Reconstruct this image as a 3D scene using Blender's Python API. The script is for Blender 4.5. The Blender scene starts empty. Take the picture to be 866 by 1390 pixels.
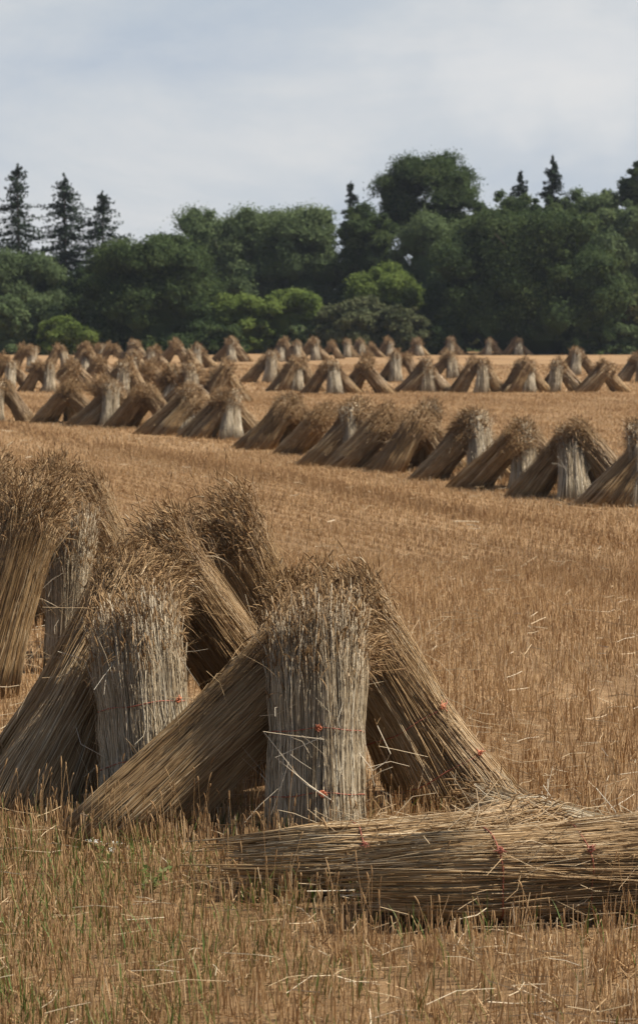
import bpy, math, random
import numpy as np
from math import radians, sin, cos, pi

R0 = np.random.default_rng(7)
scene = bpy.context.scene
COL = scene.collection

# ------------------------------------------------------------------ camera
F = 2900.0                      # focal length in pixels of the 866 x 1390 photograph
H = 2.5                         # camera height
PITCH = math.atan(265.0 / F)
cam_d = bpy.data.cameras.new('camera')
cam = bpy.data.objects.new('camera', cam_d)
COL.objects.link(cam)
cam.location = (0, 0, H)
cam.rotation_euler = (pi / 2 - PITCH, 0, 0)
cam_d.sensor_fit = 'VERTICAL'
cam_d.sensor_height = 36.0
cam_d.sensor_width = 36.0
cam_d.lens = F / 1390.0 * 36.0
cam_d.clip_start = 0.5
cam_d.clip_end = 8000
cam_d.dof.use_dof = True
cam_d.dof.focus_distance = 10.7
cam_d.dof.aperture_fstop = 6.0
scene.camera = cam


def sstep(a, b, x):
    t = np.clip((np.asarray(x, float) - a) / (b - a), 0, 1)
    return t * t * (3 - 2 * t)


def ground_z(x, y):
    x = np.asarray(x, float)
    y = np.asarray(y, float)
    z = -0.35 * sstep(14, 26, y)
    z = z + 0.018 * np.sin(x * 1.7 + y * 0.6) * np.sin(y * 1.1 - x * 0.4) * sstep(0, 8, y) * (1 - sstep(60, 120, y))
    return z


def ray(px, py):
    u = (px - 433.0) / F
    v = (695.0 - py) / F
    cp, sp = cos(PITCH), sin(PITCH)
    return np.array([u, cp + v * sp, -sp + v * cp])


def at(px, py, Y):
    d = ray(px, py)
    return np.array([0, 0, H]) + d * (Y / d[1])


def gp(px, py):
    d = ray(px, py)
    t = 5.0
    for _ in range(60):
        p = np.array([0, 0, H]) + d * t
        t -= (p[2] - float(ground_z(p[0], p[1]))) / d[2] * 0.8
    return np.array([0, 0, H]) + d * t


# ------------------------------------------------------------------ mesh helpers
class MB:
    def __init__(self):
        self.v, self.f, self.t, self.n = [], [], [], 0

    def add(self, v, faces, tint):
        v = np.asarray(v, float).reshape(-1, 3)
        for f in faces:
            if len(f):
                self.f.append(np.asarray(f, int) + self.n)
        self.v.append(v)
        t = np.asarray(tint, float)
        self.t.append(np.full(len(v), float(t)) if t.ndim == 0 else t.reshape(-1))
        self.n += len(v)

    def mesh(self, name, mat, smooth=True):
        me = bpy.data.meshes.new(name)
        v = np.concatenate(self.v)
        me.vertices.add(len(v))
        me.vertices.foreach_set('co', v.astype(np.float32).ravel())
        starts, loops, off = [], [], 0
        for f in self.f:
            k = f.shape[1]
            starts.append(off + np.arange(len(f)) * k)
            loops.append(f.ravel())
            off += f.size
        starts = np.concatenate(starts)
        loops = np.concatenate(loops)
        me.loops.add(len(loops))
        me.loops.foreach_set('vertex_index', loops.astype(np.int32))
        me.polygons.add(len(starts))
        me.polygons.foreach_set('loop_start', starts.astype(np.int32))
        me.polygons.foreach_set('use_smooth', np.full(len(starts), smooth))
        a = me.attributes.new('tint', 'FLOAT', 'POINT')
        a.data.foreach_set('value', np.concatenate(self.t).astype(np.float32))
        me.update(calc_edges=True)
        me.validate()
        me.materials.append(mat)
        return me


def norm(v):
    return v / np.maximum(np.linalg.norm(v, axis=-1, keepdims=True), 1e-9)


def tubes(mb, P, rad, tint, sides=3, cap=False, flat=1.0):
    """P (N,K,3) centre lines, rad (N,K); tint (N,) or (N,K)"""
    N, K, _ = P.shape
    d = np.empty_like(P)
    d[:, 1:-1] = P[:, 2:] - P[:, :-2]
    d[:, 0] = P[:, 1] - P[:, 0]
    d[:, -1] = P[:, -1] - P[:, -2]
    d = norm(d)
    ref = np.where(np.abs(d[..., 2:3]) > 0.8, np.array([1.0, 0.2, 0]), np.array([0.1, 0, 1.0]))
    e1 = norm(np.cross(d, ref))
    e2 = np.cross(d, e1)
    ph = R0.uniform(0, 2 * pi, (N, 1, 1))
    ang = ph + np.arange(sides) * 2 * pi / sides
    V = P[:, :, None, :] + rad[:, :, None, None] * (np.cos(ang)[..., None] * e1[:, :, None, :] + flat * np.sin(ang)[..., None] * e2[:, :, None, :])
    idx = np.arange(N * K * sides).reshape(N, K, sides)
    a = idx[:, :-1, :]
    b = idx[:, 1:, :]
    q = np.stack([a, np.roll(a, -1, 2), np.roll(b, -1, 2), b], -1).reshape(-1, 4)
    faces = [q]
    if cap:
        faces.append(idx[:, 0, ::-1].reshape(-1, sides))
        faces.append(idx[:, -1, :].reshape(-1, sides))
    tint = np.asarray(tint, float)
    if tint.ndim == 0:
        tt = np.full((N, K, sides), float(tint))
    elif tint.ndim == 1:
        tt = np.broadcast_to(tint[:, None, None], (N, K, sides))
    else:
        tt = np.broadcast_to(tint[:, :, None], (N, K, sides))
    mb.add(V, faces, tt)


def ribbons(mb, P, side, w, tint):
    """flat curved blades: P (N,K,3), side (N,3), w (N,K) half width"""
    N, K, _ = P.shape
    V = np.stack([P - side[:, None, :] * w[..., None], P + side[:, None, :] * w[..., None]], 2)
    idx = np.arange(N * K * 2).reshape(N, K, 2)
    q = np.stack([idx[:, :-1, 0], idx[:, :-1, 1], idx[:, 1:, 1], idx[:, 1:, 0]], -1).reshape(-1, 4)
    mb.add(V, [q], np.repeat(np.asarray(tint), K * 2))


def spindles(mb, P, D, ln, r, tint, sides=4):
    """ears: from P along D (bent down at the end)"""
    N = len(P)
    prof_s = np.array([0, .12, .5, .85, 1.0])
    prof_r = np.array([.15, .8, 1.0, .7, .1])
    bend = R0.uniform(0, .5, (N, 1)) * np.array([0, 0, -1.0]) + R0.normal(0, .12, (N, 3))
    Q = P[:, None, :] + ln[:, None, None] * (prof_s[None, :, None] * D[:, None, :] + (prof_s ** 2)[None, :, None] * bend[:, None, :] * .6)
    tubes(mb, Q, r[:, None] * prof_r[None, :], tint, sides)


# ------------------------------------------------------------------ objects
def link(name, data, parent=None, loc=None):
    o = bpy.data.objects.new(name, data)
    COL.objects.link(o)
    if parent is not None:
        o.parent = parent
    if loc is not None:
        o.location = loc
    return o


def tag(o, label, cat, group=None):
    o['label'] = label
    o['category'] = cat
    if group:
        o['group'] = group
    return o


def thing(name, label, cat, loc, group=None, rz=0.0):
    o = link(name, None, None, loc)
    o.empty_display_size = 0.2
    o.rotation_euler = (0, 0, rz)
    return tag(o, label, cat, group)


# ------------------------------------------------------------------ materials
def new_mat(name):
    m = bpy.data.materials.new(name)
    m.use_nodes = True
    nt = m.node_tree
    nt.nodes.clear()
    out = nt.nodes.new('ShaderNodeOutputMaterial')
    return m, nt, out


def ramp(nt, stops):
    r = nt.nodes.new('ShaderNodeValToRGB')
    el = r.color_ramp.elements
    while len(el) < len(stops):
        el.new(0.5)
    for e, (p, c) in zip(el, stops):
        e.position = p
        e.color = (*c, 1)
    return r


def fibre_mat(name, stops, rough=0.55, spec=0.3, transl=0.0, noise_scale=9.0, noise_amt=0.25, objvar=0.0):
    m, nt, out = new_mat(name)
    N = nt.nodes.new
    L = nt.links.new
    at_ = N('ShaderNodeAttribute')
    at_.attribute_name = 'tint'
    tc = N('ShaderNodeTexCoord')
    nz = N('ShaderNodeTexNoise')
    nz.inputs['Scale'].default_value = noise_scale
    nz.inputs['Detail'].default_value = 4
    L(tc.outputs['Object'], nz.inputs['Vector'])
    mm = N('ShaderNodeMath')
    mm.operation = 'MULTIPLY_ADD'
    L(nz.outputs['Fac'], mm.inputs[0])
    mm.inputs[1].default_value = noise_amt * 2
    mm.inputs[2].default_value = -noise_amt
    ad = N('ShaderNodeMath')
    ad.operation = 'ADD'
    L(at_.outputs['Fac'], ad.inputs[0])
    L(mm.outputs[0], ad.inputs[1])
    last = ad
    if objvar:
        oi = N('ShaderNodeObjectInfo')
        m2 = N('ShaderNodeMath')
        m2.operation = 'MULTIPLY_ADD'
        L(oi.outputs['Random'], m2.inputs[0])
        m2.inputs[1].default_value = objvar * 2
        m2.inputs[2].default_value = -objvar
        a2 = N('ShaderNodeMath')
        a2.operation = 'ADD'
        L(ad.outputs[0], a2.inputs[0])
        L(m2.outputs[0], a2.inputs[1])
        last = a2
    rp = ramp(nt, stops)
    L(last.outputs[0], rp.inputs[0])
    bs = N('ShaderNodeBsdfPrincipled')
    bs.inputs['Roughness'].default_value = rough
    bs.inputs['Specular IOR Level'].default_value = spec
    L(rp.outputs[0], bs.inputs['Base Color'])
    if transl:
        tr = N('ShaderNodeBsdfTranslucent')
        L(rp.outputs[0], tr.inputs['Color'])
        mx = N('ShaderNodeMixShader')
        mx.inputs[0].default_value = transl
        L(bs.outputs[0], mx.inputs[1])
        L(tr.outputs[0], mx.inputs[2])
        L(mx.outputs[0], out.inputs[0])
    else:
        L(bs.outputs[0], out.inputs[0])
    return m


STALK = fibre_mat('straw_stalks', [(0.0, (.11, .075, .042)), (.3, (.34, .255, .15)), (.62, (.55, .455, .31)), (1.0, (.70, .63, .49))], .5, .35, .0, 6, .22, .06)  # pale weathered straw; skylight on the front sheaves is put into the tone
STALK_SHADE = fibre_mat('golden_straw_stalks_shade', [(0.0, (.11, .058, .024)), (.3, (.27, .165, .07)), (.65, (.42, .28, .138)), (1.0, (.60, .48, .31))], .5, .35, .0, 6, .22, .06)  # golden straw, browner: shade and ground bounce on leaning sheaves painted into the colour
EARS = fibre_mat('wheat_ears', [(0.0, (.10, .054, .022)), (.4, (.28, .168, .075)), (.75, (.41, .275, .138)), (1.0, (.56, .45, .30))], .65, .2, .15, 14, .2, .05)
STUB = fibre_mat('stubble_straw', [(0.0, (.27, .165, .076)), (.35, (.47, .30, .148)), (.7, (.59, .41, .215)), (1.0, (.68, .56, .39))], .6, .2, .35, .35, .22)
LITTER = fibre_mat('loose_straw', [(0.0, (.28, .19, .1)), (.5, (.44, .33, .19)), (1.0, (.66, .57, .42))], .5, .3, .0, 5, .15)
WEED = fibre_mat('green_grass', [(0.0, (.16, .13, .04)), (.4, (.12, .14, .035)), (1.0, (.10, .17, .035))], .6, .2, .3, 3, .3)


def plain_mat(name, col, rough=.7, var=.25, scale=30):
    m, nt, out = new_mat(name)
    N = nt.nodes.new
    tc = N('ShaderNodeTexCoord')
    nz = N('ShaderNodeTexNoise')
    nz.inputs['Scale'].default_value = scale
    nz.inputs['Detail'].default_value = 5
    nt.links.new(tc.outputs['Object'], nz.inputs['Vector'])
    c = np.array(col)
    rp = ramp(nt, [(.25, tuple(c * (1 - var))), (.75, tuple(np.minimum(c * (1 + var), 1)))])
    nt.links.new(nz.outputs['Fac'], rp.inputs[0])
    bs = N('ShaderNodeBsdfPrincipled')
    bs.inputs['Roughness'].default_value = rough
    nt.links.new(rp.outputs[0], bs.inputs['Base Color'])
    nt.links.new(bs.outputs[0], out.inputs[0])
    return m


TWINE = plain_mat('orange_twine', (.46, .14, .06), .6, .3, 60)
TWINE_D = plain_mat('rusty_twine', (.26, .075, .04), .7, .3, 60)
BARK = plain_mat('bark', (.09, .07, .05), .9, .4, 4)
PETAL = plain_mat('white_petals', (.55, .54, .48), .6, .08, 40)


def ground_mat():
    m, nt, out = new_mat('field_soil_and_straw')
    N = nt.nodes.new
    L = nt.links.new
    tc = N('ShaderNodeTexCoord')
    mp = N('ShaderNodeMapping')
    mp.inputs['Rotation'].default_value = (0, 0, radians(65))
    L(tc.outputs['Object'], mp.inputs['Vector'])
    mp2 = N('ShaderNodeMapping')
    mp2.inputs['Scale'].default_value = (.12, 1, 1)
    L(mp.outputs[0], mp2.inputs['Vector'])
    nA = N('ShaderNodeTexNoise')           # fine chaff
    nA.inputs['Scale'].default_value = 14
    nA.inputs['Detail'].default_value = 8
    nA.inputs['Roughness'].default_value = .75
    L(tc.outputs['Object'], nA.inputs['Vector'])
    nB = N('ShaderNodeTexNoise')           # drill rows and wheelings
    nB.inputs['Scale'].default_value = .55
    nB.inputs['Detail'].default_value = 5
    nB.inputs['Roughness'].default_value = .65
    L(mp2.outputs[0], nB.inputs['Vector'])
    r1 = ramp(nt, [(.3, (.19, .112, .054)), (.5, (.305, .188, .092)), (.7, (.42, .285, .155))])
    L(nA.outputs['Fac'], r1.inputs[0])
    r2 = ramp(nt, [(.32, (.70, .68, .66)), (.55, (1, 1, 1)), (.75, (1.18, 1.2, 1.22))])
    L(nB.outputs['Fac'], r2.inputs[0])
    mx = N('ShaderNodeMix')
    mx.data_type = 'RGBA'
    mx.blend_type = 'MULTIPLY'
    mx.inputs['Factor'].default_value = 1
    L(r1.outputs[0], mx.inputs['A'])
    L(r2.outputs[0], mx.inputs['B'])
    bs = N('ShaderNodeBsdfPrincipled')
    bs.inputs['Roughness'].default_value = .9
    bs.inputs['Specular IOR Level'].default_value = .15
    L(mx.outputs['Result'], bs.inputs['Base Color'])
    bp = N('ShaderNodeBump')
    bp.inputs['Strength'].default_value = .8
    bp.inputs['Distance'].default_value = .06
    L(nA.outputs['Fac'], bp.inputs['Height'])
    L(bp.outputs[0], bs.inputs['Normal'])
    L(bs.outputs[0], out.inputs[0])
    return m


# ------------------------------------------------------------------ ground
def build_ground():
    ys = np.concatenate([np.arange(-60, 0, 10), np.arange(0, 60, .4), np.arange(60, 140, 3), np.array([140, 180, 260, 400, 700, 1200, 2000, 4000.])])
    xs = np.concatenate([-np.array([3000, 1200, 500, 200, 90.]), np.arange(-45, 45.1, .6), np.array([90, 200, 500, 1200, 3000.])])
    X, Y = np.meshgrid(xs, ys)
    Z = ground_z(X, Y)
    ny, nx = X.shape
    idx = np.arange(nx * ny).reshape(ny, nx)
    q = np.stack([idx[:-1, :-1], idx[:-1, 1:], idx[1:, 1:], idx[1:, :-1]], -1).reshape(-1, 4)
    mb = MB()
    mb.add(np.stack([X, Y, Z], -1), [q], .5)
    o = link('ground', mb.mesh('ground', ground_mat()))
    o['kind'] = 'structure'


build_ground()

# ------------------------------------------------------------------ stubble
ROWANG = radians(-65)


def tall_strip(x, y):
    """1 inside the strip of taller, uncut stubble that crosses the field"""
    q = (y - 35.6 + 2.4 * x) / 2.6
    return np.maximum(np.exp(-(q / .45) ** 2), .7 * np.exp(-((q - 3.4) / .4) ** 2)) * sstep(18, 24, y)


def build_stubble():
    mb = MB()
    zones = [(5.5, 10.4, 900, .0021, 3), (10.4, 14, 640, .0021, 3), (14, 25, 560, .0025, 3), (25, 45, 380, .0036, 3), (45, 80, 130, .006, 3), (80, 128, 20, .020, 3)]
    for y0, y1, dens, r, sd in zones:
        hw1 = .215 * y1 + 1.0
        n = int(dens * (y1 - y0) * 2 * hw1)
        # tufts: plants along drilled rows
        kk = 4 if y1 < 15 else (2 if y1 < 26 else 1)
        nt = max(n // kk, 10)
        u = R0.uniform(-hw1, hw1, nt)
        v = R0.uniform(y0, y1, nt)
        # snap to rows (0.16 m apart)
        w = -u * sin(ROWANG) + v * cos(ROWANG)
        s = u * cos(ROWANG) + v * sin(ROWANG)
        sp = .16 if y1 < 30 else .3
        w = np.round(w / sp) * sp + R0.normal(0, .025, nt)
        u = s * cos(ROWANG) - w * sin(ROWANG)
        v = s * sin(ROWANG) + w * cos(ROWANG)
        keep = (np.abs(u) < .215 * v + 1.0) & (v > y0 - .2) & (v < y1 + .2)
        # bare patches
        pat = np.sin(u * 1.3 + 2.1 * np.sin(v * .7)) * np.sin(v * .9 + 1.7 * np.sin(u * .6))
        keep &= R0.uniform(0, 1, nt) < np.where((pat > .72) & (v < 20), .4, 1.0)
        u, v = u[keep], v[keep]
        m = len(u)
        ht = R0.normal(.125 if y1 < 15 else (.095 if y1 < 26 else .06), .016, m) * (1 + .9 * tall_strip(u, v)) * (1 + .12 * np.sin(u * .9 + v * 1.4))
        tt = np.clip(R0.normal(.52, .13, m), .05, 1)
        w2 = v * cos(ROWANG) - u * sin(ROWANG)
        tt = tt - .2 * tall_strip(u, v) + .07 * np.sin(w2 * 1.9) + .06 * np.sin(w2 * .8 + 1) * sstep(12, 20, v)
        k = kk
        u = np.repeat(u, k) + R0.normal(0, .028, m * k)
        v = np.repeat(v, k) + R0.normal(0, .028, m * k)
        h = np.repeat(ht, k) * R0.uniform(.65, 1.2, m * k)
        tt = np.repeat(tt, k) + R0.normal(0, .13, m * k)
        # some broken, lying over
        flat = R0.uniform(0, 1, m * k) < .14
        ln = R0.normal(0, .14, (m * k, 2))
        ln[flat] *= 5
        z = ground_z(u, v)
        P = np.zeros((m * k, 2, 3))
        P[:, 0] = np.stack([u, v, z - .01], -1)
        P[:, 1] = np.stack([u + ln[:, 0] * h, v + ln[:, 1] * h, z + h * np.where(flat, .6, 1)], -1)
        rr = r * R0.uniform(.7, 1.3, m * k)
        tubes(mb, P, np.stack([rr, rr * .85], -1), np.clip(tt, 0, 1), 3)
    o = link('stubble', mb.mesh('stubble', STUB, False))
    o['kind'] = 'stuff'
    tag(o, 'golden brown cut wheat stubble covering the whole field', 'stubble')

    # litter: loose straws lying on the stubble
    mb = MB()
    for y0, y1, n, r in [(6, 13, 1500, .0017), (13, 26, 750, .0024), (26, 60, 400, .0045)]:
        v = R0.uniform(y0, y1, n)
        u = R0.uniform(-1, 1, n) * (.2 * v + .6)
        a = R0.uniform(0, 2 * pi, n)
        L_ = R0.uniform(.05, .2, n) + .25 * R0.uniform(0, 1, n) ** 6
        dz = R0.normal(0, .10, n)
        z = ground_z(u, v) + R0.uniform(.02, .13, n)
        D = np.stack([np.cos(a), np.sin(a) * .9, dz], -1) * L_[:, None]
        c = np.stack([u, v, z], -1)
        kn = R0.normal(0, .05, (n, 3)) * L_[:, None]
        P = np.stack([c - D / 2, c + kn, c + D / 2], 1)
        P[..., 2] = np.maximum(P[..., 2], ground_z(P[..., 0], P[..., 1]) + .006)
        rr = np.repeat(r * R0.uniform(.7, 1.2, n)[:, None], 3, 1)
        tubes(mb, P, rr, np.clip(R0.normal(.55, .2, n), 0, 1), 3)
    o = link('straw_litter', mb.mesh('straw_litter', LITTER, False))
    o['kind'] = 'stuff'
    tag(o, 'loose bleached straws scattered over the stubble', 'straw')

    # green grass and weeds at the near edge
    mb = MB()
    n = 12000
    v = R0.uniform(6, 10.6, n)
    u = R0.uniform(-2.2, 1.9, n)
    pr = np.clip(.95 - (u + 1.6) * .36, .10, 1) * (.35 + .65 * (np.sin(u * 5 + v * 2) * np.sin(v * 4 - u * 2) > -.25)) * (1 - .6 * sstep(9.6, 10.4, v))
    k = R0.uniform(0, 1, n) < pr
    u, v = u[k], v[k]
    n = len(u)
    hh = R0.uniform(.07, .21, n)
    a = R0.uniform(0, 2 * pi, n)
    b = R0.uniform(.1, .7, n) * hh
    z = ground_z(u, v)
    s = np.array([0, .4, .75, 1.0])
    P = np.zeros((n, 4, 3))
    P[..., 0] = u[:, None] + np.cos(a)[:, None] * b[:, None] * s ** 2
    P[..., 1] = v[:, None] + np.sin(a)[:, None] * b[:, None] * s ** 2
    P[..., 2] = z[:, None] + hh[:, None] * (s - .25 * s ** 2 * (b / hh)[:, None])
    side = np.stack([-np.sin(a), np.cos(a), np.zeros(n)], -1)
    w = R0.uniform(.0016, .0034, n)[:, None] * np.array([.8, 1, .7, .1])
    ribbons(mb, P, side, w, np.clip(R0.normal(.5, .3, n), 0, 1))
    o = link('grass', mb.mesh('grass', WEED, True))
    o['kind'] = 'stuff'
    tag(o, 'thin green grass growing through the near stubble', 'grass')

    # tall dry grass stems
    mb = MB()
    n = 480
    v = R0.uniform(7.2, 10.3, n)
    u = np.where(R0.uniform(0, 1, n) < .75, R0.uniform(-1.9, .3, n), R0.uniform(-1.9, 1.8, n))
    hh = R0.uniform(.16, .36, n)
    a = R0.uniform(0, 2 * pi, n)
    b = R0.uniform(.02, .3, n) * hh
    z = ground_z(u, v)
    s = np.array([0, .35, .7, 1.0])
    P = np.zeros((n, 4, 3))
    P[..., 0] = u[:, None] + np.cos(a)[:, None] * b[:, None] * s ** 1.5
    P[..., 1] = v[:, None] + np.sin(a)[:, None] * b[:, None] * s ** 1.5
    P[..., 2] = z[:, None] + hh[:, None] * s
    tubes(mb, P, np.repeat(np.full((n, 1), .0012), 4, 1), R0.uniform(.2, .6, n), 3)
    D = norm(P[:, -1] - P[:, -2])
    spindles(mb, P[:, -1], D, R0.uniform(.03, .07, n), R0.uniform(.0025, .0045, n), R0.uniform(.1, .5, n))
    o = link('dry_grass', mb.mesh('dry_grass', STUB, True))
    o['kind'] = 'stuff'
    tag(o, 'tall dry grass stems with seed heads in the foreground', 'grass')


build_stubble()


# ------------------------------------------------------------------ sheaves
def sheaf_meshes(P0, P1, rb, rw, rt, n, seed, thick=.0017, K=6, sides=3, ear=(.066, .0042), lying=False, mat=None,
                 stray=40, leaves=.14, frizz=1.0, squash=1.0, lf=(.70, 1.03), name='sheaf', wild=0, bow=None, eo=.12, ej=.17, ed=.12, droop=0.0, pinch=(), ear_keep=1.0):
    """two meshes (stalks, ears) in coordinates relative to P0; P0 on the ground, P1 the ear end"""
    rg = np.random.default_rng(seed)
    ax = np.asarray(P1, float) - np.asarray(P0, float)
    L = np.linalg.norm(ax)
    a = ax / L
    up = np.array([0, 0, 1.0])
    e1 = norm(np.cross(a, up)) if abs(a[2]) < .98 else np.array([1.0, 0, 0])
    e2 = np.cross(e1, a)
    if bow is None:
        bow = np.array([0, 0, 0.0 if lying else .02 * abs(1 - a[2]) * 2])

    def radius(f):
        return np.interp(f, [-.3, 0, .33, .7, .9, 1.05], [rb * 1.05, rb, rw, (rw + rt) / 2, rt, rt * 1.04])

    if lying:
        radius = lambda f: np.interp(f, [-.1, 0, .12, .33, .7, .9, 1.05], [rb * .7, rb * .86, rb * .98, rw, (rw + rt) / 2, rt, rt * 1.1])

    def place(th, rho, z0, z1, s, dth, bx, by):
        # s (K,), others (N,)
        z = z0[:, None] + (z1 - z0)[:, None] * s
        f = z / L
        Rr = radius(f) * rho[:, None]
        for zt_ in pinch:
            Rr = Rr * (1 - .07 * np.exp(-((z - zt_) / .07) ** 2))
        lump = 1 + .07 * np.sin(3 * th[:, None] + seed + 2 * f) + .05 * np.sin(5 * th[:, None] - 1.7 * seed + 3 * f)
        t2 = th[:, None] + dth[:, None] * s
        x = Rr * lump * np.cos(t2) + bx[:, None] * s ** 1.5
        y = Rr * lump * np.sin(t2) * squash + by[:, None] * s ** 1.5
        P = a * z[..., None] + e1 * x[..., None] + e2 * y[..., None]
        P = P + bow * (4 * s * (1 - s))[None, :, None]
        return P

    th = rg.uniform(0, 2 * pi, n)
    rho = np.where(rg.uniform(0, 1, n) < .72, rg.uniform(.86, 1.04, n), np.sqrt(rg.uniform(.2, .8, n)))

    def start(th, rho, rand=True):
        lump = 1 + .07 * np.sin(3 * th + seed) + .05 * np.sin(5 * th - 1.7 * seed)
        if lying:
            return rg.normal(0, .085, len(th)) + .08 * np.sin(2 * th + seed) + (rg.uniform(0, 1, len(th)) < .25) * rg.uniform(-.22, .3, len(th))
        oz = rb * rho * lump * (np.cos(th) * e1[2] + np.sin(th) * squash * e2[2])
        return np.clip(-oz / max(a[2], .25), -.5, .5) + (rg.exponential(.016, len(th)) if rand else 0)

    z0 = start(th, rho)
    z1 = L * rg.uniform(lf[0], lf[1], n)
    if not lying:
        ph0 = rg.uniform(0, 6.28)
        z1 = z1 + L * (.06 - .15 * np.clip(rho - .55, 0, 1)) + L * .035 * np.sin(th + ph0) + L * .03 * np.sin(4 * th + 2 * ph0)
        z1 = z1 - L * (.12 if lf[0] < .8 else .06) * rg.exponential(.35, n)
    s = np.linspace(0, 1, K) ** .85
    dth = rg.normal(0, (.10 + .12 * (rg.uniform(0, 1, n) < .15)) * frizz, n)
    P = place(th, rho, z0, z1, s, dth, rg.normal(0, .016 * frizz, n), rg.normal(0, .016 * frizz, n))
    P[:, -1] += rg.normal(0, .012 * frizz, (n, 3))
    if droop:
        od_ = np.cos(th)[:, None] * e1 + np.sin(th)[:, None] * e2
        am = droop * rg.uniform(0, 1, n) ** 1.3
        wv = np.clip((s - .62) / .38, 0, 1) ** 2
        P += wv[None, :, None] * am[:, None, None] * (.75 * od_ - .55 * up + rg.normal(0, .35, (n, 3)))[:, None, :]
    P[:, 1:-1] += rg.normal(0, .0032, (n, K - 2, 3))
    rr = thick * rg.uniform(.65, 1.3, n)
    rad = rr[:, None] * np.linspace(1.1, .65, K)
    tint = np.clip(rg.normal(.55, .2, n) + .1 * np.sin(th * 4 + seed), .02, 1)
    mbs = MB()
    tk = tint[:, None] + np.linspace(.06, -.12, K)[None, :]
    tubes(mbs, P, rad, np.clip(tk, 0, 1), sides, cap=True)
    # packed inner straw
    nc = 14
    cth = np.linspace(0, 2 * pi, nc, endpoint=False)
    c0 = start(cth, np.full(nc, .8), False) + (.02 if not lying else .03)
    Pc = place(cth, np.full(nc, .8), c0, np.full(nc, L * (.80 if lying else .72)), np.linspace(0, 1, 8), np.zeros(nc), np.zeros(nc), np.zeros(nc))
    idx = np.arange(nc * 8).reshape(nc, 8)
    q = np.stack([idx[:, :-1], np.roll(idx, -1, 0)[:, :-1], np.roll(idx, -1, 0)[:, 1:], idx[:, 1:]], -1).reshape(-1, 4)
    mbs.add(Pc, [q, idx[::-1, 0][None, :], idx[:, -1][None, :]], .22)
    # stray and bent straws on the skin
    if stray:
        th3 = rg.uniform(0, 2 * pi, stray)
        f3 = rg.uniform(.15, .8, stray) * L
        o3 = np.ones(stray)
        p = place(th3, o3 * 1.02, f3, f3 + .01, np.array([0.0, 1.0]), o3 * 0, o3 * 0, o3 * 0)[:, 0]
        outd = norm(np.cos(th3)[:, None] * e1 + np.sin(th3)[:, None] * e2)
        dr = norm(a * rg.choice([-1, 1, 1], stray)[:, None] * rg.uniform(.4, 1, stray)[:, None] + outd * rg.uniform(.05, .45, stray)[:, None] + rg.normal(0, .35, (stray, 3)))
        ln = rg.uniform(.1, .36, stray)
        kink = norm(dr + rg.normal(0, .35, (stray, 3)))
        Q = np.stack([p, p + dr * ln[:, None] * .6, p + dr * ln[:, None] * .6 + kink * ln[:, None] * .4], 1)
        tubes(mbs, Q, np.repeat((thick * .8 * rg.uniform(.6, 1.1, stray))[:, None], 3, 1), np.clip(rg.normal(.75, .15, stray), 0, 1), 3)
    # ears
    mbe = MB()
    d = norm(P[:, -1] - P[:, -2])
    outd = np.cos(th)[:, None] * e1 + np.sin(th)[:, None] * e2
    D = norm(d + outd * rg.uniform(-.1, eo, n)[:, None] * frizz + rg.normal(0, ej * frizz, (n, 3)) - up * rg.uniform(0, ed, n)[:, None])
    ke = rg.uniform(0, 1, n) < ear_keep
    spindles(mbe, P[ke, -1], D[ke], ear[0] * rg.uniform(.7, 1.25, ke.sum()), ear[1] * rg.uniform(.7, 1.2, ke.sum()), np.clip(rg.normal(.46, .22, ke.sum()), 0, 1), 4 if sides > 3 or n > 500 else 3)
    # dry leaves hanging among the ears
    nl = int(n * leaves)
    if nl:
        j = rg.integers(0, n, nl)
        fz = rg.uniform(.55, .98, nl)
        b0 = P[j, -2] * (1 - fz)[:, None] + P[j, -1] * fz[:, None]
        dl = norm(outd[j] * rg.uniform(.2, .9, nl)[:, None] + d[j] * rg.uniform(-.3, 1, nl)[:, None] + rg.normal(0, .35, (nl, 3)))
        ll = rg.uniform(.06, .17, nl)
        ss = np.array([0, .35, .7, 1.0])
        B = b0[:, None, :] + dl[:, None, :] * (ll[:, None] * ss)[..., None] - up * (ll[:, None] * .55 * ss ** 2)[..., None]
        sd = norm(np.cross(dl, up + rg.normal(0, .3, (nl, 3))))
        ww = thick * rg.uniform(.7, 1.5, nl)[:, None] * np.array([.7, 1, .8, .15])
        ribbons(mbe, B, sd, ww, np.clip(rg.normal(.45, .2, nl), 0, 1))
    # fine wisps among the ears
    nw = int(n * (.0 if lying else .45))
    if nw:
        j = rg.integers(0, n, nw)
        fz = rg.uniform(.3, 1, nw)
        b0 = P[j, -2] * (1 - fz)[:, None] + P[j, -1] * fz[:, None]
        dw = norm(d[j] + outd[j] * rg.uniform(-.2, .35, nw)[:, None] * frizz + rg.normal(0, .3, (nw, 3)))
        lw = rg.uniform(.05, .2, nw)
        ss = np.array([0, .5, 1.0])
        W = b0[:, None, :] + dw[:, None, :] * (lw[:, None] * ss)[..., None] + rg.normal(0, .25, (nw, 1, 3)) * (ss ** 2)[None, :, None] * lw[:, None, None]
        tubes(mbe, W, np.repeat((thick * .42 * rg.uniform(.6, 1.2, nw))[:, None], 3, 1), np.clip(rg.normal(.4, .22, nw), 0, 1), 3)
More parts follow.
